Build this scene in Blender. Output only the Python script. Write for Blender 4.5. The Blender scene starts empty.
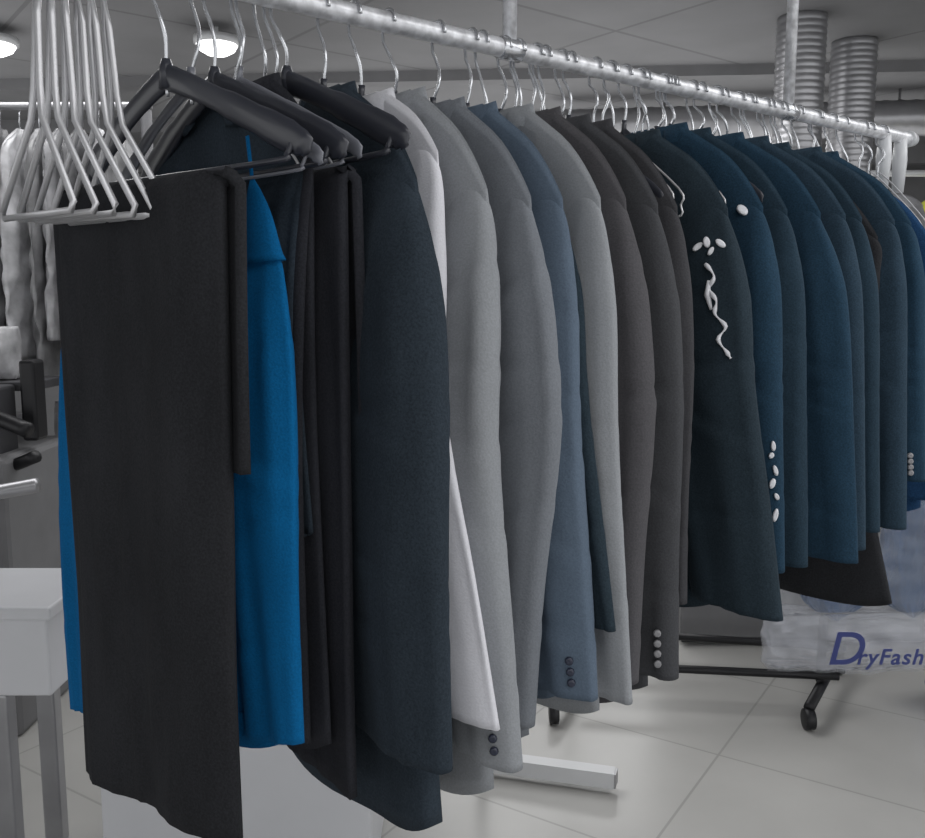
import bpy, math, random
from mathutils import Vector, Matrix, noise
random.seed(4)
scn=bpy.context.scene
COL=bpy.context.collection
scn.view_settings.view_transform='Standard'
PI=math.pi
# ------------------------------------------------------------ camera
cam=bpy.data.cameras.new("camera"); co=bpy.data.objects.new("camera",cam); COL.objects.link(co)
CX,CY,CZ=0,-1.024,1.38
fwd=Vector((.615,.788,0)).normalized()
pt=math.radians(7.53)
f3=Vector((fwd.x*math.cos(pt),fwd.y*math.cos(pt),-math.sin(pt)))
right=Vector((fwd.y,-fwd.x,0)); up=right.cross(f3)
co.matrix_world=Matrix(((right.x,up.x,-f3.x,CX),(right.y,up.y,-f3.y,CY),(right.z,up.z,-f3.z,CZ),(0,0,0,1)))
cam.lens=35.03; cam.sensor_width=36; cam.clip_start=.02
scn.camera=co
def P(R,F,z):
    return Vector((right.x*R+fwd.x*F, CY+right.y*R+fwd.y*F, z))
FACE=math.atan2(right.y,right.x)   # yaw of something square to the entrance side

# ------------------------------------------------------------ materials
def lin(c):
    return tuple(((v/255)/12.92 if v/255<=.04045 else ((v/255+.055)/1.055)**2.4) for v in c)
def new_mat(name):
    m=bpy.data.materials.new(name); m.use_nodes=True
    return m,m.node_tree,m.node_tree.nodes['Principled BSDF']
def cloth(name,c,var=.28,scale=14,weave=380,sheen=.16):
    m,t,b=new_mat(name); L=t.links
    tc=t.nodes.new('ShaderNodeTexCoord')
    mp=t.nodes.new('ShaderNodeMapping'); mp.inputs['Scale'].default_value=(1,1,.35)
    n=t.nodes.new('ShaderNodeTexNoise'); n.inputs['Scale'].default_value=scale; n.inputs['Detail'].default_value=6
    n2=t.nodes.new('ShaderNodeTexNoise'); n2.inputs['Scale'].default_value=weave; n2.inputs['Detail'].default_value=2
    mx=t.nodes.new('ShaderNodeMath'); mx.operation='ADD'
    L.new(tc.outputs['Object'],mp.inputs[0]); L.new(mp.outputs[0],n.inputs[0]); L.new(tc.outputs['Object'],n2.inputs[0])
    L.new(n.outputs[0],mx.inputs[0]); L.new(n2.outputs[0],mx.inputs[1])
    r=t.nodes.new('ShaderNodeValToRGB'); cr=r.color_ramp
    l=lin(c)
    cr.elements[0].position=.37; cr.elements[0].color=(*[v*(1-var) for v in l],1)
    cr.elements[1].position=.63; cr.elements[1].color=(*[min(1,v*(1+var)) for v in l],1)
    mm=t.nodes.new('ShaderNodeMath'); mm.operation='MULTIPLY'; mm.inputs[1].default_value=.5
    L.new(mx.outputs[0],mm.inputs[0]); L.new(mm.outputs[0],r.inputs[0]); L.new(r.outputs[0],b.inputs['Base Color'])
    b.inputs['Roughness'].default_value=.95
    b.inputs['Specular IOR Level'].default_value=.12
    b.inputs['Sheen Weight'].default_value=sheen
    b.inputs['Sheen Tint'].default_value=(*[min(1,v*2+.03) for v in l],1)
    bp=t.nodes.new('ShaderNodeBump'); bp.inputs['Strength'].default_value=.35; bp.inputs['Distance'].default_value=.0015
    L.new(n2.outputs[0],bp.inputs['Height']); L.new(bp.outputs[0],b.inputs['Normal'])
    return m
def plain(name,c,rough=.5,metal=0,var=.06,scale=8,alpha=1,emit=0,coat=0):
    m,t,b=new_mat(name); L=t.links
    tc=t.nodes.new('ShaderNodeTexCoord')
    n=t.nodes.new('ShaderNodeTexNoise'); n.inputs['Scale'].default_value=scale; n.inputs['Detail'].default_value=4
    L.new(tc.outputs['Object'],n.inputs[0])
    r=t.nodes.new('ShaderNodeValToRGB'); l=lin(c)
    r.color_ramp.elements[0].position=.3; r.color_ramp.elements[0].color=(*[v*(1-var) for v in l],1)
    r.color_ramp.elements[1].position=.7; r.color_ramp.elements[1].color=(*[min(1,v*(1+var)) for v in l],1)
    L.new(n.outputs[0],r.inputs[0]); L.new(r.outputs[0],b.inputs['Base Color'])
    b.inputs['Roughness'].default_value=rough; b.inputs['Metallic'].default_value=metal
    b.inputs['Alpha'].default_value=alpha; b.inputs['Coat Weight'].default_value=coat
    if emit: 
        b.inputs['Emission Color'].default_value=(*l,1); b.inputs['Emission Strength'].default_value=emit
    return m
def tiles(name,c,grout,size,gap,rough,rot=0):
    m,t,b=new_mat(name); L=t.links
    tc=t.nodes.new('ShaderNodeTexCoord')
    br=t.nodes.new('ShaderNodeTexBrick'); br.offset=0
    br.inputs['Scale'].default_value=1; br.inputs['Brick Width'].default_value=size; br.inputs['Row Height'].default_value=size
    br.inputs['Mortar Size'].default_value=gap; br.inputs['Mortar Smooth'].default_value=.2
    l=lin(c)
    br.inputs['Color1'].default_value=(*l,1); br.inputs['Color2'].default_value=(*[v*.94 for v in l],1); br.inputs['Mortar'].default_value=(*lin(grout),1)
    mp=t.nodes.new('ShaderNodeMapping'); mp.inputs['Location'].default_value=(.13,.21,0); mp.inputs['Rotation'].default_value=(0,0,rot)
    L.new(tc.outputs['Object'],mp.inputs[0]); L.new(mp.outputs[0],br.inputs[0])
    n=t.nodes.new('ShaderNodeTexNoise'); n.inputs['Scale'].default_value=3; n.inputs['Detail'].default_value=8
    L.new(tc.outputs['Object'],n.inputs[0])
    mix=t.nodes.new('ShaderNodeMix'); mix.data_type='RGBA'; mix.blend_type='MULTIPLY'
    mix.inputs[0].default_value=.25
    L.new(br.outputs['Color'],mix.inputs[6]); L.new(n.outputs[0],mix.inputs[7]); L.new(mix.outputs[2],b.inputs['Base Color'])
    b.inputs['Roughness'].default_value=rough
    return m

M_CHROME=plain("chrome",(205,207,211),.25,.75,.05)
M_RAIL=plain("film_wrapped_chrome",(214,215,219),.35,.4,.3,70)
M_WIRE=plain("zinc_wire",(200,200,203),.35,.45,.05)
M_BLKPL=plain("black_plastic",(50,52,60),.36,0,.1,coat=.15)
M_CLRPL=plain("pale_plastic",(195,197,200),.3,0,.03)
M_FLOOR=tiles("floor_tiles",(186,185,182),(160,159,156),.6,.004,.3,math.radians(-19))
M_CEIL=tiles("ceiling_panels",(134,134,136),(114,114,116),1.2,.012,.9)
M_WALL=plain("grey_wall",(142,142,144),.85,0,.25,1.2)
M_BLKMET=plain("black_metal",(30,30,33),.45,.3,.1)
M_WHMET=plain("white_metal",(200,201,203),.35,.1,.03)
M_STEEL=plain("brushed_steel",(160,160,163),.35,.7,.1)
M_WHITE=plain("white_laminate",(205,206,210),.4,0,.02)
M_GREY=plain("grey_paint",(112,112,114),.6,0,.08)
M_DGREY=plain("dark_grey_paint",(66,66,70),.6,0,.1)
M_BTN_D=plain("dark_button",(46,50,66),.25)
M_BTN_L=plain("pale_button",(140,140,143),.3)
M_BADGE=plain("silver_thread",(222,223,228),.5,.0,.1,60)
M_LAMP=plain("lamp_diffuser",(255,255,255),.4,0,0,emit=3)

# ------------------------------------------------------------ mesh helpers
def mesh(name,verts,faces,mat,smooth=True,parent=None,loc=None,rotz=0):
    me=bpy.data.meshes.new(name); me.from_pydata([tuple(v) for v in verts],[],faces); me.update()
    me.materials.append(mat)
    o=bpy.data.objects.new(name,me); COL.objects.link(o)
    if smooth:
        for f in me.polygons: f.use_smooth=True
    if parent: o.parent=parent
    if loc is not None: o.location=loc
    if rotz: o.rotation_euler=(0,0,rotz)
    return o
def loft(rings,cap0=True,cap1=True,close=False):
    n=len(rings[0]); V=[];F=[]
    for r in rings: V+=list(r)
    R=len(rings)
    for i in range(R if close else R-1):
        a=i*n;b=((i+1)%R)*n
        for j in range(n):
            k=(j+1)%n
            F.append((a+j,a+k,b+k,b+j))
    if not close:
        if cap0:
            c=sum((Vector(v) for v in rings[0]),Vector())/n; V.append(c); ci=len(V)-1
            for j in range(n): F.append((ci,(j+1)%n,j))
        if cap1:
            c=sum((Vector(v) for v in rings[-1]),Vector())/n; V.append(c); ci=len(V)-1; a=(R-1)*n
            for j in range(n): F.append((ci,a+j,a+(j+1)%n))
    return V,F
def tube_geo(path,r,n=10,close=False,flat=None,ph=0):
    path=[Vector(q) for q in path]; R=len(path); rings=[]
    prev=None
    for i,q in enumerate(path):
        if close: t=(path[(i+1)%R]-path[i-1])
        else: t=path[min(i+1,R-1)]-path[max(i-1,0)]
        t.normalize()
        if prev is None:
            a=Vector((0,0,1)) if abs(t.z)<.5 else (Vector((1,0,0)) if abs(t.x)<.8 else Vector((0,1,0)))
            u=(a-t*a.dot(t)).normalized()
        else:
            u=(prev-t*prev.dot(t)).normalized()
        prev=u; w=t.cross(u)
        rr=r[i] if isinstance(r,(list,tuple)) else r
        fx,fy=flat if flat else (1,1)
        rings.append([q+u*math.cos(2*PI*j/n+ph)*rr*fx+w*math.sin(2*PI*j/n+ph)*rr*fy for j in range(n)])
    return loft(rings,close=close)
def join_geo(gs):
    V=[];F=[]
    for v,f in gs:
        b=len(V); V+=list(v); F+=[tuple(i+b for i in q) for q in f]
    return V,F
def box_geo(c,s,rotz=0):
    c=Vector(c); V=[]
    for dx in(-1,1):
        for dy in(-1,1):
            for dz in(-1,1):
                V.append(c+Matrix.Rotation(rotz,3,'Z')@Vector((dx*s[0]/2,dy*s[1]/2,dz*s[2]/2)))
    return V,[(0,1,3,2),(4,6,7,5),(0,4,5,1),(2,3,7,6),(0,2,6,4),(1,5,7,3)]
def bevel(o,w=.004,seg=2):
    m=o.modifiers.new("bevel",'BEVEL'); m.width=w; m.segments=seg; m.limit_method='ANGLE'; return o
def empty(name,loc,rotz=0):
    e=bpy.data.objects.new(name,None); e.empty_display_size=.05; COL.objects.link(e); e.location=loc; e.rotation_euler=(0,0,rotz); return e
def tag(o,label,cat,group=None):
    o["label"]=label; o["category"]=cat
    if group: o["group"]=group
    return o
def interp(xs,ys,x):
    if x<=xs[0]: return ys[0]
    for i in range(len(xs)-1):
        if x<=xs[i+1]:
            t=(x-xs[i])/(xs[i+1]-xs[i])
            m0=(ys[i+1]-ys[max(i-1,0)])/(xs[i+1]-xs[max(i-1,0)])*(xs[i+1]-xs[i])
            j=min(i+2,len(xs)-1)
            m1=(ys[j]-ys[i])/(xs[j]-xs[i])*(xs[i+1]-xs[i])
            t2=t*t;t3=t2*t
            return (2*t3-3*t2+1)*ys[i]+(t3-2*t2+t)*m0+(-2*t3+3*t2)*ys[i+1]+(t3-t2)*m1
    return ys[-1]
def smooth_path(pts,sub=6):
    pts=[Vector(q) for q in pts]; out=[]
    for i in range(len(pts)-1):
        p0=pts[max(i-1,0)];p1=pts[i];p2=pts[i+1];p3=pts[min(i+2,len(pts)-1)]
        for k in range(sub):
            t=k/sub
            out.append(.5*((2*p1)+(p2-p0)*t+(2*p0-5*p1+4*p2-p3)*t*t+(3*p1-p0-3*p2+p3)*t**3))
    out.append(pts[-1]); return out
def nz(x,y,z): return noise.noise(Vector((x,y,z)))

RAILZ=1.737; RR=.013
# ------------------------------------------------------------ jackets
def disc_geo(c,nrm,r,th=.003,n=12,sy=1,rot=0):
    nrm=Vector(nrm).normalized(); a=Vector((0,0,1)); u=(a-nrm*a.dot(nrm)).normalized(); w=nrm.cross(u)
    u,w=u*math.cos(rot)+w*math.sin(rot),w*math.cos(rot)-u*math.sin(rot)
    c=Vector(c); rings=[]
    for (h,k) in ((0,1),(th*.7,.95),(th,.7),(th*.9,.3)):
        rings.append([c+nrm*h+(u*math.cos(2*PI*j/n)*sy+w*math.sin(2*PI*j/n))*r*k for j in range(n)])
    return loft(rings)
def jacket(name,s,cuff_z,hem_z,mat,label,cat="jacket",W=.2,flare=.27,fm=None,y0=0,yaw=0,T=.022,seed=0,neck_z=1.635,
           btn=M_BTN_D,nbtn=4,collar=True,slim=1.0,slx=.031,group="suit jackets on the rail",lapel=True,slope=.55,far=True,bodyflare=1.04,rough=1.0,
           tilt=0,bodymat=None,corner=.02):
    L=neck_z-hem_z
    if fm is None: fm=W+(flare-W)*.72
    e=empty(name,(s,y0,hem_z),yaw)
    NU=56;NV=40
    def ztop(y): 
        a=abs(y); return -.012-slope*max(0,a-.05)-6*max(0,a-W*.6)**2
    def Wf(v): return W*interp([0,.1,.35,.55,1],[1,1.0,.95,.95,bodyflare],v)
    def Tf(v): return T*interp([0,.02,.06,.15,.5,1],[.15,.45,.8,1.05,1.0,1.1],v)
    def body_pt(u,sn,v):
        y=u*Wf(v)
        ax=abs(sn)**.6*(1 if sn>=0 else -1)
        x=ax*Tf(v)
        x+=v*.007*math.sin(u*6.0+seed*1.7)+.008*(nz(u*2+seed*3.1,v*1.0,seed)) *min(1,v*4)
        z=ztop(u*W)*(1-v)-L*v
        z+=v*(.003*math.sin(u*3+seed)) - tilt*y*v
        z+=v*corner*abs(u)**6
        return Vector((x,y,z+L))
    rings=[]
    for i in range(NV+1):
        v=(i/NV)**1.15
        rings.append([body_pt(math.cos(2*PI*j/NU),math.sin(2*PI*j/NU),v) for j in range(NU)])
    mesh("jacket_body",*loft(rings),bodymat or mat,parent=e)
    tip=ztop(W)
    SL=(neck_z+tip)-cuff_z
    rs=random.Random(seed*13+1)
    kinks=[(rs.uniform(.30,.50),rs.uniform(-.9,.9)),(rs.uniform(.4,.58),rs.uniform(-.9,.9)),(rs.uniform(.48,.66),rs.uniform(-.9,.9)),(rs.uniform(.75,.9),rs.uniform(-.3,.3)),(rs.uniform(.12,.2),rs.uniform(-1.0,-.2)),(rs.uniform(.17,.27),rs.uniform(-1.0,-.2))]
    def sl_pt(side,t,ph):
        f_=flare if side<0 else W+.05
        m_=fm if side<0 else W+.04
        out_=interp([0,.025,.07,.15,.25,.45,.75,1],[W-.040,W-.010,W+.008,W+(m_-W)*.38+.005,W+(m_-W)*.70+.003,m_,m_+(f_-m_)*.6,f_],t)
        wid=interp([0,.025,.07,.15,.3,.5,.8,1],[.018,.055,.095,.138,.150,.145,.132,.124],t)*slim
        th=interp([0,.025,.07,.15,.3,.5,.8,1],[.006,.014,.023,.033,.038,.037,.033,.029],t)/.038*slx
        yc=out_-wid/2
        xs=-.010*math.sin(t*PI)-.015*t
        c=math.cos(ph);sn=math.sin(ph); sg=(1 if sn>=0 else -1)
        y=yc+wid/2*c
        x=xs+th*(abs(sn)**.8)*sg
        k=min(1,t*4)
        f=.0070*nz(seed*7+t*1.0,c*2.2,sg*.7+side*3)*k
        f+=.0055*nz(seed*3+t*1.8,c*4.5,sg+side*5)*k
        for kt,sl in kinks:
            d=(t-kt-sl*.10*c)
            wgt=.35+.65*max(0,1-abs(c+.2))
            f-=.0042*math.exp(-(d/.013)**2)*wgt*k*rough
            f+=.0030*math.exp(-((d-.03)/.02)**2)*wgt*k*rough
        x+=f*sg*min(1,abs(sn)*2.5)
        y+=.0015*nz(seed*9,t*1.6,side)*c*k
        z=L+tip+.016-(SL+.016)*t - tilt*side*y*t
        return Vector((x,side*y,z))
    for side in ((-1,1) if far else (-1,)):
        rings=[]
        NT=84;NP=36
        for i in range(NT+1):
            t=(i/NT)**1.15
            rr=[sl_pt(side,t,2*PI*j/NP) for j in range(NP)]
            rings.append(rr if side>0 else rr[::-1])
        c=sum(rings[-1],Vector())/NP
        rings.append([c+(q-c)*.90 for q in rings[-1]])
        rings.append([c+(q-c)*.88+Vector((0,0,.03)) for q in rings[-2]])
        mesh("sleeve",*loft(rings),mat,parent=e)
    for k in range(nbtn):
        t=.965-k*.022
        q=sl_pt(-1,t,-.75)
        nrm=Vector((-.75,-.6,0))
        mesh("cuff_button",*disc_geo(q+nrm*.0012,nrm,.0055,.004),btn,parent=e)
    if collar:
        rings=[]
        for i in range(25):
            a=math.radians(-150+300*i/24)
            dx,dy=math.cos(a),math.sin(a)
            k=.3+.7*max(0,math.cos(a/2))
            base=Vector((.004+.018*dx,.058*dy,L-.036))
            o=Vector((dx*.3,dy,0)).normalized()
            h=.028*k
            rings.append([base,base+Vector((0,0,h))-o*.002,base+Vector((0,0,h+.003))+o*.003,base+o*.014+Vector((0,0,-.006)),base+o*.011+Vector((0,0,-.012))])
        mesh("collar",*loft(rings),mat,parent=e)
    if lapel:
        gs=[]
        for sd in(-1,1):
            V=[];F=[];n1=10;n2=4
            for i in range(n1+1):
                t=i/n1
                zi=-.04-.34*t; yi=.045*(1-t)
                wo=interp([0,.3,.42,1],[.045,.070,.062,.004],t)
                for j in range(n2+1):
                    y=yi+wo*j/n2; vv=max(.02,(-zi-.02)/L)
                    u=max(-1,min(1,y/ Wf(vv)))
                    q=body_pt(u*sd,-math.sqrt(max(0,1-u*u)),vv)
                    V.append((q.x-.003-.003*j/n2,sd*y,L+zi-.4*max(0,y-.05)))
            for i in range(n1):
                for j in range(n2):
                    a=i*(n2+1)+j; F.append((a,a+1,a+n2+2,a+n2+1))
            gs.append((V,F))
        mesh("lapel",*join_geo(gs),bodymat or mat,parent=e)
    tag(e,label,cat,group)
    return e,sl_pt,body_pt,L

# ------------------------------------------------------------ hangers
def hook_geo(h,r=.0022,rng=random):
    R=RR+r+.0005
    sx=rng.uniform(-.014,.014); k=rng.uniform(.006,.024)
    pts=[(0,0,-.02),(0,0,.012),(sx*.3,-k*.5,h*.35),(sx*.8,-k*.2,h*.55),(sx,R*.8,h-.022)]
    pts=smooth_path(pts,4)
    arc=[Vector((sx,R*math.cos(a),h+R*math.sin(a))) for a in [math.radians(-20+ i*11) for i in range(20)]]
    return tube_geo(pts+arc,r,8)
def hanger(kind,s,y0=0,yaw=0,label="",neck_z=1.625,W=.21,mat=None,drop=.085,thick=1,group="coat hangers on the rail"):
    e=empty("coat_hanger",(s,y0,neck_z),yaw)
    h=RAILZ-neck_z
    mesh("hanger_hook",*hook_geo(h),M_CHROME,parent=e)
    if kind=="plastic":
        m=mat or M_BLKPL
        ys=[-1,-.97,-.85,-.6,-.35,-.15,-.05,0,.05,.15,.35,.6,.85,.97,1]
        path=[];rad=[]
        for a in ys:
            b=abs(a); path.append((.018*(b**2),a*W,-drop*(b**1.15)-(.008 if b>.99 else 0)))
            rad.append(interp([0,.1,.4,.8,.97,1],[.013,.012,.0115,.015,.013,.006],b)*thick)
        sp=smooth_path(path,3)
        V,F=tube_geo(sp,[rad[min(len(rad)-1,int(round(i/3)))] for i in range(len(sp))],12,flat=(.5,1.35))
        mesh("hanger_arm",V,F,m,parent=e)
        bar=smooth_path([(.014,-W*.92,-drop*.92),(.010,-W*.90,-drop*1.08),(.006,-W*.84,-drop*1.14),(0,0,-drop*1.16),(.006,W*.84,-drop*1.14),(.010,W*.90,-drop*1.08),(.014,W*.92,-drop*.92)],4)
        mesh("trouser_bar",*tube_geo(bar,.004*thick,8),m,parent=e)
        mesh("hook_socket",*tube_geo([(0,0,-.012),(0,0,.012),(0,0,.02)],[.011*thick,.009*thick,.005],10),m,parent=e)
    else:
        m=mat or M_WIRE
        pts=smooth_path([(0,0,0),(0,-W*.3,-drop*.25),(0,-W*.97,-drop*.95),(0,-W,-drop*1.15),(0,-W*.93,-drop*1.3),(0,0,-drop*1.32),(0,W*.93,-drop*1.3),(0,W,-drop*1.15),(0,W*.97,-drop*.95),(0,W*.3,-drop*.25)],4)
        mesh("hanger_frame",*tube_geo(pts,.0017,6,close=True),m,parent=e)
    tag(e,label,"hanger",group)
    return e

# ------------------------------------------------------------ trousers folded over a bar
def trousers(s,y0,yaw,width,top_z,z_front,z_back,mat,label,shift=-.03,bwid=.9,seed=0,slant=.02,gap=.012,th=.011,taper=1.0,group=None):
    e=empty("trousers",(s,y0,z_front),yaw)
    zt=top_z-z_front; NU=44;NQ=34
    V=[];F=[]
    rows=[]
    for i in range(NQ+1):
        t=i/NQ; rows.append((-gap-.004,(zt-.01)*t,0,t,1))
    for i in range(1,8):
        a=PI*i/8; rows.append((-gap*math.cos(a),zt-.01+gap*math.sin(a),a/PI,1,1+(bwid-1)*i/8))
    zb=z_back-z_front
    for i in range(NQ+1):
        t=1-i/NQ; rows.append((gap+.004,zb+(zt-.01-zb)*t,1,t,bwid))
    for (x,z,side,t,wk) in rows:
        for j in range(NU+1):
            u=-1+2*j/NU
            w=width/2*wk*(taper+(1-taper)*t)
            k=(1-t)
            y=u*w+shift*side*(.75+.25*k)
            fx=.005*math.sin(u*5+seed+side*2)*(.3+k)+.010*nz(u*1.6+seed*2,z*1.6,side*4+seed)*(.2+k)+.004*nz(u*6,z*3,seed)
            fx+=(.010 if side<.5 else -.010)*abs(u)**6
            fx-=.004*math.exp(-((u-.15)/.03)**2)*(1 if side<.5 else -1)
            fx-=.004*math.exp(-((u-.72)/.05)**2)*(1 if side<.5 else 0)
            yy=y+.004*nz(z*3,seed,u)
            zz=z+ (slant*u*(1-t) if side<.5 else slant*u*.5*(1-t))
            V.append((x+fx,yy,zz))
    n=NU+1
    for i in range(len(rows)-1):
        for j in range(NU):
            a=i*n+j; F.append((a,a+1,a+n+1,a+n))
    o=mesh("trouser_leg",V,F,mat,parent=e)
    m=o.modifiers.new("thick",'SOLIDIFY'); m.thickness=th; m.offset=0
    tag(e,label,"trousers",group)
    return e

# ============================================================ THE RAIL
rail=empty("garment_rail",(.9,0,RAILZ))
def rl(v): return [Vector(q)-Vector((.9,0,RAILZ)) for q in v]
nn=220
mesh("rail_tube",*tube_geo(rl([(-.6+2.68*i/nn,0,RAILZ) for i in range(nn+1)]),[RR+.0009*nz(i*.9,1,2)+.0007*(i%7==0) for i in range(nn+1)],16),M_RAIL,parent=rail)
for x in (-.45,.885,1.59):
    mesh("ceiling_post",*tube_geo(rl([(x,0,RAILZ+.01),(x,0,2.2),(x,0,2.7)]),.0105,14),M_RAIL,parent=rail)
    mesh("post_clamp",*tube_geo(rl([(x-.02,0,RAILZ),(x-.018,0,RAILZ),(x+.018,0,RAILZ),(x+.02,0,RAILZ)]),[RR+.001,RR+.003,RR+.003,RR+.001],16),M_CHROME,parent=rail)
mesh("rail_end_cap",*tube_geo(rl([(2.06,0,RAILZ),(2.065,0,RAILZ),(2.085,0,RAILZ)]),[.018,.018,.014],16),M_CLRPL,parent=rail)
for xx in (1.96,2.03):
    mesh("end_bracket",*tube_geo(rl([(xx,0,RAILZ-.0),(xx,0,RAILZ-.05),(xx,0,RAILZ-.12)]),[.013,.016,.012],12),M_CLRPL,parent=rail)
tag(rail,"long chrome garment rail hung from the ceiling by posts","clothes rail")

# ============================================================ GARMENTS
C=dict(
 blk=cloth("black_wool",(41,42,45)), blk2=cloth("charcoal_wool",(44,45,50)), blue=cloth("bright_blue_wool",(10,92,144),.16),
 navyblk=cloth("blue_black_wool",(46,54,62)), white=cloth("white_cotton",(212,212,218),.05), lg=cloth("light_grey_wool",(140,143,147),.1),
 g=cloth("mid_grey_wool",(116,120,126),.12), bg=cloth("blue_grey_wool",(88,101,116),.14), lg2=cloth("pale_grey_wool",(142,145,149),.1),
 brown=cloth("brown_grey_wool",(80,79,82),.16), taupe=cloth("taupe_wool",(68,69,72),.16),
 char=cloth("soft_charcoal_wool",(64,64,67),.16), med=cloth("dark_slate_navy",(42,53,61)), n1=cloth("navy_wool",(36,58,75)),
 n2=cloth("deep_navy_wool",(38,54,66)), n3=cloth("blue_wool",(34,64,98)), n4=cloth("dusty_navy_wool",(43,59,72)))
trousers(.338,-.012,math.radians(14),.315,1.502,.788,1.20,C['blk'],"black wool trousers folded over a hanger bar",shift=-.030,seed=1,slant=-.008,taper=.95,bwid=.95)
pull,_,_,PL=jacket("pullover",.395,.845,.825,C['blue'],"bright blue knitted top hanging between dark trousers",cat="top",W=.198,flare=.238,fm=.236,y0=.062,yaw=math.radians(15),
       T=.012,seed=2,neck_z=1.515,nbtn=0,slx=.015,group=None,lapel=False,collar=False,rough=.5,tilt=.2,slope=.12)
mesh("hanging_loop",*tube_geo(smooth_path([(-.004,-.178,PL-.095),(-.004,-.174,PL-.050),(-.004,-.168,PL-.020),(-.004,-.165,PL+.0),(-.004,-.160,PL+.04)],5),[.036-.033*min(1,(i/14)**.8) for i in range(21)],14,flat=(.4,1)),C['blue'],parent=pull)
trousers(.522,-.03,math.radians(0),.25,1.52,.81,1.23,C['blk2'],"charcoal trousers folded over a hanger bar",shift=-.02,seed=5,taper=.97)
J=[]
rj=random.Random(3)
def JJ(s,cuff,hem,mat,label,**k):
    if s>1.1:
        k.setdefault('neck_z',1.676); k.setdefault('W',.214); k.setdefault('slope',.62)
    if s>.6:
        k.setdefault('yaw',math.radians(rj.uniform(-2.5,2.5))); k.setdefault('y0',rj.uniform(-.008,.008))
        k.setdefault('neck_z',1.660+rj.uniform(-.006,.006)); k.setdefault('slope',.68)
    r=jacket("suit_jacket",s,cuff,hem,mat,label,**k); J.append(r); return r
JJ(.452,1.12,1.10,C['navyblk'],"short blue-black jacket under the first hangers",seed=33,T=.007,slx=.009,W=.155,flare=.150,fm=.150,slim=.6,nbtn=0,neck_z=1.625,rough=.2,y0=.03,yaw=math.radians(12),lapel=False)
JJ(.490,.86,.84,C['blk2'],"charcoal suit jacket behind the blue top",seed=31,T=.010,slx=.011,W=.150,flare=.140,fm=.145,slim=.8,nbtn=0,neck_z=1.65,rough=.3,y0=.02)
JJ(.580,.86,.745,C['navyblk'],"blue-black wool overcoat with rounded hem",seed=3,T=.030,slx=.038,flare=.275,fm=.266,nbtn=0,bodyflare=1.18,slim=1.5,corner=.03,neck_z=1.65,slope=.6,lapel=False,rough=.6)
jacket("dress_shirt",.635,.90,.86,C['white'],"plain white cotton shirt on a hanger",cat="shirt",seed=4,T=.014,slx=.024,W=.165,flare=.294,fm=.195,slim=1.2,nbtn=0,group=None,lapel=False,rough=.3,neck_z=1.65)
JJ(.685,.83,.745,C['lg'],"light grey wool suit jacket",seed=5,T=.024,slx=.034,btn=M_BTN_D,nbtn=4,fm=.235,flare=.282,slim=1.1)
JJ(.748,.84,.80,C['g'],"mid grey wool suit jacket",seed=6,T=.022,nbtn=0,fm=.268,flare=.226,slim=1.05)
JJ(.806,.88,.84,C['bg'],"blue-grey wool suit jacket",seed=7,T=.022,nbtn=3,btn=M_BTN_D,fm=.245,flare=.284,slim=1.2,yaw=0)
JJ(.838,.965,.955,C['med'],"dark teal jacket squeezed between two grey jackets",seed=41,T=.010,nbtn=0,W=.165,fm=.235,flare=.290,slx=.014,slim=.8,yaw=0,neck_z=1.62,lapel=False)
JJ(.868,.86,.80,C['lg2'],"pale grey wool suit jacket",seed=8,T=.018,slx=.024,nbtn=0,fm=.25,flare=.284,slim=1.1,yaw=0)
JJ(.925,.86,.80,C['brown'],"brown-grey suit jacket with dark cuff buttons",seed=9,T=.02,btn=M_BTN_D,fm=.268,flare=.25)
JJ(.985,.855,.80,C['taupe'],"dark taupe suit jacket with pale cuff buttons",seed=10,T=.022,btn=M_BTN_L,fm=.262,flare=.268)
JJ(1.035,.95,.93,C['char'],"soft charcoal suit jacket",seed=11,T=.018,slx=.026,nbtn=0,fm=.25,flare=.25)
medal=JJ(1.13,.93,.90,C['med'],"dark navy uniform jacket with silver cords",seed=12,T=.024,flare=.33,fm=.268,nbtn=0,slx=.034,slim=1.25,neck_z=1.655,W=.2)
trim=JJ(1.21,.97,.95,C['n1'],"navy jacket with pale cuff trim",seed=13,T=.02,flare=.285,nbtn=0)
JJ(1.275,.965,.95,C['n2'],"deep navy suit jacket",seed=14,T=.02,nbtn=0,flare=.285)
JJ(1.355,.965,.95,C['n1'],"navy wool suit jacket",seed=15,T=.02,nbtn=0,flare=.315,slim=1.2)
JJ(1.42,.97,.95,C['n4'],"dusty navy suit jacket with pale buttons",seed=16,T=.02,btn=M_BTN_L,flare=.285)
JJ(1.51,.985,.95,C['n2'],"deep navy suit jacket",seed=17,T=.022,nbtn=0,flare=.285)
JJ(1.55,1.0,.825,C['blk'],"long black coat among navy jackets",seed=26,T=.02,nbtn=0,W=.208,flare=.22,fm=.22,bodyflare=1.3,neck_z=1.64)
JJ(1.60,.975,.95,C['n4'],"dusty navy suit jacket",seed=18,T=.022,nbtn=0,flare=.275)
JJ(1.675,1.05,1.0,C['n1'],"navy suit jacket with pale cuff buttons",seed=19,T=.024,btn=M_BTN_L,flare=.275)
JJ(1.755,1.0,.96,C['n3'],"blue wool suit jacket",seed=20,T=.024,nbtn=0,flare=.27,neck_z=1.645)

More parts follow.
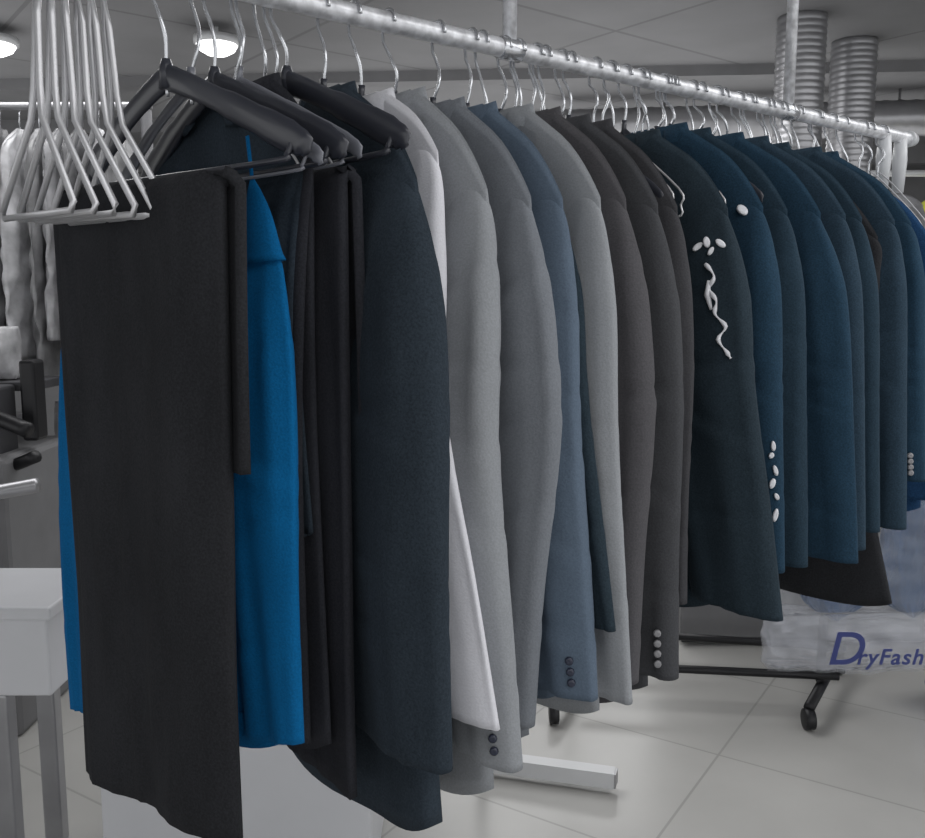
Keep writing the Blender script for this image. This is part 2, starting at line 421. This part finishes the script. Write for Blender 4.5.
# silver cords and badges on the uniform jacket
e,sp,bp_,L_=medal
def onsl(spf,t,c,off=.003):
    ph=-math.acos(max(-1,min(1,c)))
    q=spf(-1,t,ph); return q+Vector((-.75,-.65,0)).normalized()*off
cord=[onsl(sp,t,c) for t,c in ((.16,.50),(.19,.62),(.22,.50),(.25,.62),(.28,.58),(.31,.72),(.34,.62),(.37,.72),(.385,.76))]
cs=smooth_path(cord,5)
mesh("silver_cord",*tube_geo(cs,[.0024+.0012*math.sin(i*1.1) for i in range(len(cs))],8),M_BADGE,parent=e)
for t,c,r,k,ro in ((.118,.36,.0045,2.0,-.9),(.108,.55,.005,1.7,.2),(.112,.80,.0045,2.0,.9),(.13,.62,.0035,2.0,-.5)):
    mesh("badge",*disc_geo(onsl(sp,t,c,.001),(-.8,-.6,.1),r,.004,18,k,ro),M_BADGE,parent=e)
mesh("cord_tassel",*tube_geo([onsl(sp,.20,.52),onsl(sp,.235,.46),onsl(sp,.27,.52)],[.002,.005,.002],8),M_BADGE,parent=e)
e,sp,bp_,L_=trim
for t,c,r,k,ro in ((.655,.93,.0035,2.2,.1),(.68,.9,.004,1.2,-.5),(.72,.95,.0035,2.4,.3),(.755,.9,.0045,1.8,-.3),(.79,.95,.0035,1.6,.5),(.84,.93,.004,2.6,-.2)):
    mesh("cuff_trim",*disc_geo(onsl(sp,t,c,.001),(-.7,-.7,.1),r,.004,16,k,ro),M_BADGE,parent=e)
mesh("shoulder_tag",*disc_geo(onsl(sp,.035,.3,.003),(-.6,-.6,.5),.007,.004,16,1.5,.6),M_BADGE,parent=e)

# hangers
for (s,y0,yw,nk,dr) in ((.382,.0,14,1.625,.092),(.438,.0,9,1.625,.092),(.53,.0,4,1.640,.09)):
    hanger("plastic",s,y0,math.radians(yw),"black plastic suit hanger with chrome hook",neck_z=nk,W=.205,drop=dr,thick=.85)
M_PGREY=plain("grey_plastic",(112,114,122),.3,0,.05)
for (s,yw,nk) in ((.41,11,1.62),(.468,7,1.63)):
    hanger("plastic",s,0,math.radians(yw),"slim grey plastic hanger with chrome hook",neck_z=nk,W=.2,drop=.095,thick=.5,mat=M_PGREY)
for i,s in enumerate((.580,.635,.685,.748,.806,.838,.868,.925,.985,1.035,1.13,1.21,1.275,1.355,1.42,1.51,1.55,1.60,1.675,1.755)):
    out=i in (9,12)
    up_=.015 if s>1.1 else 0
    hanger("plastic",s+(-.03 if out else 0),0,0,"black plastic suit hanger inside a jacket",neck_z=(1.640 if out else 1.632)+up_-(.03 if i in (5,16,19) else 0),W=.17 if out else .12,drop=.115,thick=.45)
for i,s in enumerate((1.06,1.08,1.175,1.245,1.32,1.40,1.86,1.90,1.94)):
    hanger("wire",s,0,math.radians(random.uniform(-8,8)),"thin zinc wire hanger",neck_z=1.655,W=.165 if s<1.8 else .12,drop=.12)
for i,s in enumerate((.462,.50,.512,.89,.905,.94,.955,1.10,1.15,1.19,1.225,1.30,1.375,1.46,1.475,1.53,1.56,1.63,1.70,1.80)):
    hanger("wire",s,0,math.radians(random.uniform(-8,8)),"thin zinc wire hanger between the jackets",neck_z=1.62,W=.12,drop=.09)
# long wire loop hangers
for i in range(6):
    x=.252+i*.0130
    e=empty("wire_hanger",(x,0.0,RAILZ-.270),math.radians(11+i*1.0+random.uniform(-1,1)))
    pts=[(0,0,.24),(0,.004,.20),(0,.007,.13),(0,.012,.098),(0,.080,.008),(0,.077,0),(0,-.077,0),(0,-.080,.008),(0,-.012,.098),(0,-.007,.13),(0,-.004,.20)]
    dx=(i-2.5)*.006
    mesh("wire_frame",*tube_geo([Vector(q)+Vector((random.uniform(-1,1)*.001+dx*(1-q[2]/.24),0,random.uniform(-.001,.001))) for q in pts],.0036,8,close=True),M_WIRE,parent=e)
    R=RR+.004
    arc=[Vector((0,R*math.cos(a),.27+R*math.sin(a))) for a in [math.radians(-90+i*13) for i in range(20)]]
    mesh("hanger_hook",*tube_geo([(0,0,.235)]+arc,.0036,8),M_WIRE,parent=e)
    tag(e,"slim zinc wire hanger with triangular foot","hanger","slim wire hangers bunched on the rail")

# ============================================================ ROOM
fl=mesh("floor",*box_geo((3,3,-.05),(16,16,.1)),M_FLOOR,False); fl["kind"]="structure"
ce=mesh("ceiling",*box_geo((3,3,2.75),(16,16,.1)),M_CEIL,False); ce["kind"]="structure"
w=mesh("wall_far",*box_geo((9.5,3,1.35),(.1,16,2.7)),M_WALL,False); w["kind"]="structure"
w=mesh("wall_side",*box_geo((3,8,1.35),(16,.1,2.7)),M_WALL,False); w["kind"]="structure"
for i,(F,z,h) in enumerate(((5.4,2.67,.06),(6.6,2.65,.10),(8.2,2.62,.16))):
    o=mesh("trim_%d"%(i+1),*box_geo((0,0,0),(12,.12,h)),M_GREY,False,loc=P(1,F,z),rotz=FACE-.08); o["kind"]="structure"

def lampdisc(pos,r):
    e=empty("ceiling_lamp",pos)
    n=24
    rings=[[Vector((r*k*math.cos(2*PI*j/n),r*k*math.sin(2*PI*j/n),z)) for j in range(n)] for k,z in ((1.12,0),(1.12,-.03),(1.0,-.035))]
    mesh("lamp_rim",*loft(rings),M_WHMET,parent=e)
    rings=[[Vector((r*k*math.cos(2*PI*j/n),r*k*math.sin(2*PI*j/n),z)) for j in range(n)] for k,z in ((.99,-.036),(.85,-.06),(.5,-.08),(.1,-.085))]
    mesh("lamp_diffuser",*loft(rings),M_LAMP,parent=e)
    mesh("lamp_stem",*tube_geo([(0,0,0),(0,0,(2.7-pos[2])/2),(0,0,2.7-pos[2])],.01,8),M_WHMET,parent=e)
    tag(e,"round white ceiling lamp, lit","lamp")
lampdisc(P(-2.30,4.6,2.65),.11)
lampdisc(P(-1.20,4.6,2.65),.10)
lampdisc(P(.98,7.3,2.60),.13)

def duct(pos,r,z0,z1,label):
    e=empty("ventilation_duct",(pos.x,pos.y,z0))
    path=[];rad=[];n=int((z1-z0)/.010)
    for i in range(n+1):
        path.append((0,0,(z1-z0)*i/n)); rad.append(r*(1+.035*(i%3==0)))
    mesh("duct_pipe",*tube_geo(path,rad,24),M_STEEL,parent=e)
    mesh("duct_flange",*tube_geo([(0,0,-.03),(0,0,0),(0,0,.03)],[r*1.12]*3,24),M_GREY,parent=e)
    tag(e,label,"duct")
duct(P(1.60,4.45,0),.112,1.6,2.7,"ribbed spiral steel ventilation duct")
duct(P(2.02,4.85,0),.112,1.6,2.7,"ribbed spiral steel ventilation duct")
e=empty("ceiling_duct",P(2.2,6.0,2.52)); a=P(.6,6.2,2.52)-e.location; b=P(4.2,5.7,2.52)-e.location
mesh("duct_pipe",*tube_geo([a+(b-a)*i/120 for i in range(121)],[.11*(1+.04*(i%3==0)) for i in range(121)],20),M_STEEL,parent=e)
for f in (.2,.6):
    q=a+(b-a)*f; mesh("duct_strap",*tube_geo([q,q+Vector((0,0,.09)),q+Vector((0,0,.18))],.008,8),M_GREY,parent=e)
tag(e,"horizontal ribbed steel duct strapped under the ceiling","duct")

# black rack behind
r=empty("clothes_rack",P(.95,3,0))
def seg(name,a,b,rad,mat,par,n=12):
    o=Vector(par.location)
    return mesh(name,*tube_geo([a-o,(a+b)/2-o,b-o],rad,n,ph=PI/4 if n==4 else 0),mat,n!=4,parent=par)
zf=.12
seg("base_bar",P(.42,3.0,zf),P(1.27,2.90,zf),.014,M_BLKMET,r)
seg("base_bar",P(.62,3.3,zf),P(1.4,3.15,zf),.014,M_BLKMET,r)
seg("foot",P(1.12,2.76,.075),P(1.40,3.2,.085),.018,M_BLKMET,r)
seg("foot",P(.3,2.8,.075),P(.5,3.3,.085),.018,M_BLKMET,r)
seg("upright",P(1.23,2.95,.08),P(1.23,2.95,1.5),.015,M_BLKMET,r)
seg("upright",P(.4,3.1,.08),P(.4,3.1,1.5),.015,M_BLKMET,r)
seg("top_bar",P(.38,3.1,1.5),P(2.0,2.9,1.5),.015,M_BLKMET,r)
for q in (P(1.12,2.76,0),P(1.40,3.2,0),P(.3,2.8,0),P(.5,3.3,0)):
    o=Vector(r.location); c=q+Vector((0,0,.036))-o; ax=right*.016
    mesh("caster",*tube_geo([c-ax,c-ax*.9,c+ax*.9,c+ax],[.026,.034,.034,.026],18),M_BLKMET,parent=r)
tag(r,"black metal clothes rack base on casters","clothes rack")

# white foot rack
r=empty("display_stand",P(.2,2.5,0))
seg("foot",P(.02,2.50,.040),P(.43,2.39,.040),.032,M_WHMET,r,4)
seg("foot_cap",P(.43,2.39,.040),P(.436,2.388,.040),.029,M_STEEL,r,4)
seg("upright",P(.06,2.49,.06),P(.06,2.49,1.3),.016,M_WHMET,r,4)
seg("cross_bar",P(.06,2.49,.05),P(-.7,2.60,.05),.016,M_WHMET,r,4)
tag(r,"white square-tube rack foot standing on the tiles","rack")

# bag with lettering
M_BAG=plain("clear_plastic_bag",(205,208,214),.12,0,.1,12,alpha=.20)
M_BAGW=plain("white_plastic_band",(192,194,202),.2,0,.1,18,alpha=.36)
M_TXT=plain("blue_print",(44,54,110),.5)
M_DENIM=cloth("faded_blue_cloth",(50,76,112))
def pillow(w,z0,z1,d,seed,nx=110,nzv=80,crease=.012,rnd=0):
    rings=[]
    for i in range(nzv+1):
        t=i/nzv; z=z0+(z1-z0)*t
        dd=d*math.sin(PI*min(.96,max(0.04,t)))**.35
        wk=1 if not rnd else (1-(1-min(1,t/rnd))**2.2)*.9+.1
        rr=[]
        for j in range(nx):
            a=2*PI*j/nx; c=math.cos(a)
            f=crease*(nz(3*c+seed,z*5,math.sin(a))+.9*(1-2*abs(nz(8*c+seed,z*11,math.sin(a)*2)))+.6*(1-2*abs(nz(17*c+seed,z*23,math.sin(a)*2))))
            rr.append(Vector((w/2*c*wk, dd*math.sin(a)+f*(1 if math.sin(a)>0 else -1), z+.012*nz(c*6,seed,t))))
        rings.append(rr)
    return loft(rings)
bag=empty("garment_bag",P(1.37,2.62,.275),FACE)
mesh("plastic_cover",*pillow(.90,.0,1.15,.06,2,crease=.026),M_BAG,parent=bag)
mesh("printed_band",*pillow(.905,.01,.17,.064,2,crease=.026),M_BAGW,parent=bag)
def text_mesh(body,size,loc,shear=.2,name="printed_lettering",parent=None):
    c=bpy.data.curves.new("t","FONT"); c.body=body; c.size=size; c.extrude=.0008; c.shear=shear; c.offset=.001; c.space_character=1.12
    o=bpy.data.objects.new("t",c); COL.objects.link(o)
    bpy.context.view_layer.update()
    me=bpy.data.meshes.new_from_object(o.evaluated_get(bpy.context.evaluated_depsgraph_get()))
    bpy.data.objects.remove(o)
    me.materials.clear(); me.materials.append(M_TXT)
    ob=bpy.data.objects.new(name,me); COL.objects.link(ob); ob.parent=parent; ob.location=loc; ob.rotation_euler=(PI/2,0,0)
    return ob
text_mesh("D",.140,(-.320,-.135,.062),parent=bag)
text_mesh("ryFashion",.066,(-.233,-.135,.062),parent=bag)
tag(bag,"clear plastic garment bag with blue lettering on white band","garment bag")
for (R,zb,w_) in ((1.13,.42,.20),(1.36,.43,.20),(1.59,.42,.20)):
    jg=empty("folded_jeans",P(R,2.64,zb),FACE)
    mesh("denim_panel",*pillow(w_,.0,.85,.028,7+R,crease=.008,rnd=.09),M_DENIM,parent=jg)
    tag(jg,"faded blue trousers inside the clear plastic bag","clothes","blue trousers in the bag")
sb=mesh("shopping_bag",*pillow(.30,0,.19,.09,9,60,30,.012),plain("blue_white_plastic",(60,100,180),.3,0,.5,9),loc=P(1.73,2.9,.005),rotz=FACE)
tag(sb,"crumpled blue and white plastic bag on the tiles","bag")

def boxobj(name,c,s,mat,parent=None,rotz=0,bw=.006):
    o=mesh(name,*box_geo((0,0,0),s),mat,False,parent=parent)
    o.location=Vector(c) ; bevel(o,bw); o.rotation_euler=(0,0,rotz); return o
k=empty("counter",P(1.72,3.68,0),FACE)
boxobj("cabinet",(0,0,.40),(1.70,.45,.72),M_GREY,k)
boxobj("plinth",(0,.02,.03),(1.66,.38,.06),M_DGREY,k)
boxobj("worktop",(0,0,.78),(1.74,.49,.04),M_WHITE,k)
tag(k,"grey shop counter with a pale worktop","counter")

# left table
k=empty("table",P(-1.20,2.04,0),FACE)
boxobj("tabletop",(-.03,0,.70),(.66,.30,.03),M_WHITE,k)
boxobj("apron",(-.03,0,.595),(.63,.27,.18),M_WHITE,k)
for sx in(-1,1):
    for sy in(-1,1):
        boxobj("leg",(-.08+sx*.24,sy*.11,.253),(.045,.045,.506),M_STEEL,k)
tag(k,"white work table with deep apron and steel legs","table")
k=empty("storage_box",P(-.52,2.15,0),FACE)
boxobj("box_body",(0,0,.19),(.62,.44,.38),M_WHITE,k)
boxobj("box_lid",(0,0,.395),(.65,.47,.03),M_WHITE,k)
tag(k,"low white storage box beside the table","box")

# left background hanging bagged clothes
M_BAGGED=[plain("cloudy_plastic_%d"%i,c,.35,0,.4,14) for i,c in enumerate(((130,130,132),(185,185,188),(104,104,106),(160,160,163)))]
rk=empty("clothes_rack",P(-1.9,3.3,0))
seg("top_bar",P(-2.9,3.3,2.06),P(-1.1,3.3,2.06),.014,M_STEEL,rk)
seg("upright",P(-1.12,3.3,0),P(-1.12,3.3,2.06),.02,M_DGREY,rk)
seg("upright",P(-2.85,3.3,0),P(-2.85,3.3,2.06),.02,M_DGREY,rk)
seg("foot",P(-1.12,3.05,.03),P(-1.12,3.55,.03),.02,M_DGREY,rk)
seg("foot",P(-2.85,3.05,.03),P(-2.85,3.55,.03),.02,M_DGREY,rk)
tag(rk,"dark steel clothes rack holding bagged laundry","clothes rack")
for i in range(16):
    R=-1.22-.07*i
    g=empty("bagged_garment",P(R,3.3,1.24-.07*((i*2)%3)),FACE+random.uniform(-.12,.12))
    zt=2.06-.08-g.location.z
    rings=[]
    for a in range(50):
        t=a/49; z=zt*(1-t)
        w=interp([0,.05,.2,1],[.010,.020,.030,.033+.006*(i%2)],t); d=interp([0,.1,1],[.02,.12,.16],t)
        rings.append([Vector((w*math.cos(q)+.013*nz(i+z*4,math.cos(q),math.sin(q))+.014*nz(i+z*16,math.cos(q)*4,math.sin(q)*4),d*math.sin(q),z)) for q in [2*PI*j/36 for j in range(36)]])
    mesh("plastic_cover",*loft(rings[::-1]),M_BAGGED[i%4],parent=g)
    mesh("hanger_hook",*tube_geo([(0,0,zt-.01),(0,0,zt+.05),(0,.01,zt+.08)],.003,6),M_CHROME,parent=g)
    tag(g,"laundered garment in cloudy plastic cover","clothes","bagged laundry on the dark rack")
# shelf with folded bundles
sh=empty("shelving_unit",P(-2.0,3.85,0),FACE)
for sx in (-.6,.6):
    for sy in (-.17,.17): boxobj("post",(sx,sy,.7),(.03,.03,1.4),M_DGREY,sh)
for z in (.3,.7,1.1): boxobj("shelf",(0,0,z),(1.2,.36,.025),M_GREY,sh)
tag(sh,"dark grey metal shelving unit with folded bundles","shelf")
for i,(x,z) in enumerate(((-.35,.715),(.02,.715),(.38,.715),(-.3,1.115),(.1,1.115),(.42,1.115),(.3,.315),(-.1,.315))):
    p0=P(-2.0+x,3.85,z); g=mesh("folded_bundle",*pillow(.26,0,.13+.05*(i%3),.12,i,30,14,.008),M_BAGGED[(i*3)%4],loc=p0,rotz=FACE)
    tag(g,"folded pale laundry bundle on a metal shelf","laundry","folded bundles on the shelving")
# press machine
k=empty("pressing_machine",P(-1.70,2.85,0),FACE)
boxobj("machine_body",(0,.1,.45),(.6,.5,.9),M_GREY,k,bw=.02)
boxobj("control_box",(.20,0,1.0),(.10,.12,.22),M_DGREY,k,bw=.01)
boxobj("control_box",(.31,.05,1.06),(.05,.08,.26),M_BLKMET,k,bw=.01)
boxobj("machine_panel",(.12,-.16,.55),(.22,.02,.3),M_DGREY,k,bw=.004)
mesh("press_arm",*tube_geo(smooth_path([(-.2,0,.98),(.05,-.05,1.10),(.18,-.05,1.04),(.36,-.1,.98)],5),.025,10),M_BLKMET,parent=k)
mesh("press_arm",*tube_geo(smooth_path([(-.2,0,.9),(.1,-.05,.93),(.24,-.05,.86),(.38,-.1,.9)],5),.02,10),M_BLKMET,parent=k)
mesh("steam_pipe",*tube_geo([(-.3,-.25,.72),(0,-.25,.76),(.45,-.25,.84)],.022,12),M_STEEL,parent=k)
b1=mesh("folded_bundle",*pillow(.34,0,.17,.12,21,40,20,.012),M_BAGGED[1],loc=P(-1.66,3.02,1.12),rotz=FACE)
boxobj("machine_shelf",(.05,.2,1.10),(.5,.25,.03),M_DGREY,k,bw=.004)
boxobj("shelf_post",(-.12,.22,1.0),(.03,.03,.2),M_DGREY,k,bw=.003)
tag(b1,"white crumpled laundry bundle on the machine shelf","laundry")
tag(k,"grey steam pressing machine with black arms","machine")

rk=empty("clothes_rack",P(2.6,5.3,0))
seg("top_bar",P(1.5,5.3,2.1),P(3.4,5.3,2.1),.018,M_WHMET,rk)
seg("upright",P(1.55,5.3,0),P(1.55,5.3,2.1),.02,M_WHMET,rk)
seg("upright",P(3.35,5.3,0),P(3.35,5.3,2.1),.02,M_WHMET,rk)
seg("foot",P(1.55,5.1,.03),P(1.55,5.5,.03),.02,M_WHMET,rk)
seg("foot",P(3.35,5.1,.03),P(3.35,5.5,.03),.02,M_WHMET,rk)
tag(rk,"white metal clothes rack","clothes rack")
for i,(R,c,lab,kz) in enumerate(((2.2,(80,80,84),"dark grey shirt on the white rack",2.0),(2.45,(150,150,153),"pale grey shirt on the white rack",2.0),(2.80,(200,204,90),"pale yellow shirt on the white rack",2.0))):
    q=P(R,5.3,0)
    jacket("shirt",q.x,1.3,1.2,cloth("shirt_cotton_%d"%i,c,.1),lab,cat="shirt",y0=q.y,neck_z=kz,nbtn=0,group=None,lapel=False,seed=40+i,slope=.3)

# ============================================================ LIGHT
wd=bpy.data.worlds.new("world"); scn.world=wd; wd.use_nodes=True
wd.node_tree.nodes['Background'].inputs[0].default_value=(.98,.99,1,1); wd.node_tree.nodes['Background'].inputs[1].default_value=1.2
def area(loc,size,power,rot=(0,0,0),c=(1,1,1)):
    l=bpy.data.lights.new("ceiling_or_fill_light",'AREA'); l.shape='RECTANGLE'; l.size=size[0]; l.size_y=size[1]; l.energy=power; l.color=c
    o=bpy.data.objects.new("ceiling_or_fill_light",l); COL.objects.link(o); o.location=loc; o.rotation_euler=rot
area((1.0,-2.0,2.6),(3,2),40)
area((3.4,-1.2,2.6),(2.5,1.8),36)
area((1.8,2.2,2.64),(3,1),46)
area((5,4,2.64),(3,1),60)
area((4.5,3.5,1.9),(4,4),40,(PI,0,0))  # added upward fill, no fixture there, brightens the ceiling
area((0,4.5,1.9),(3,3),22,(PI,0,0))  # second added uplight without a fixture, lifts the ceiling on the left
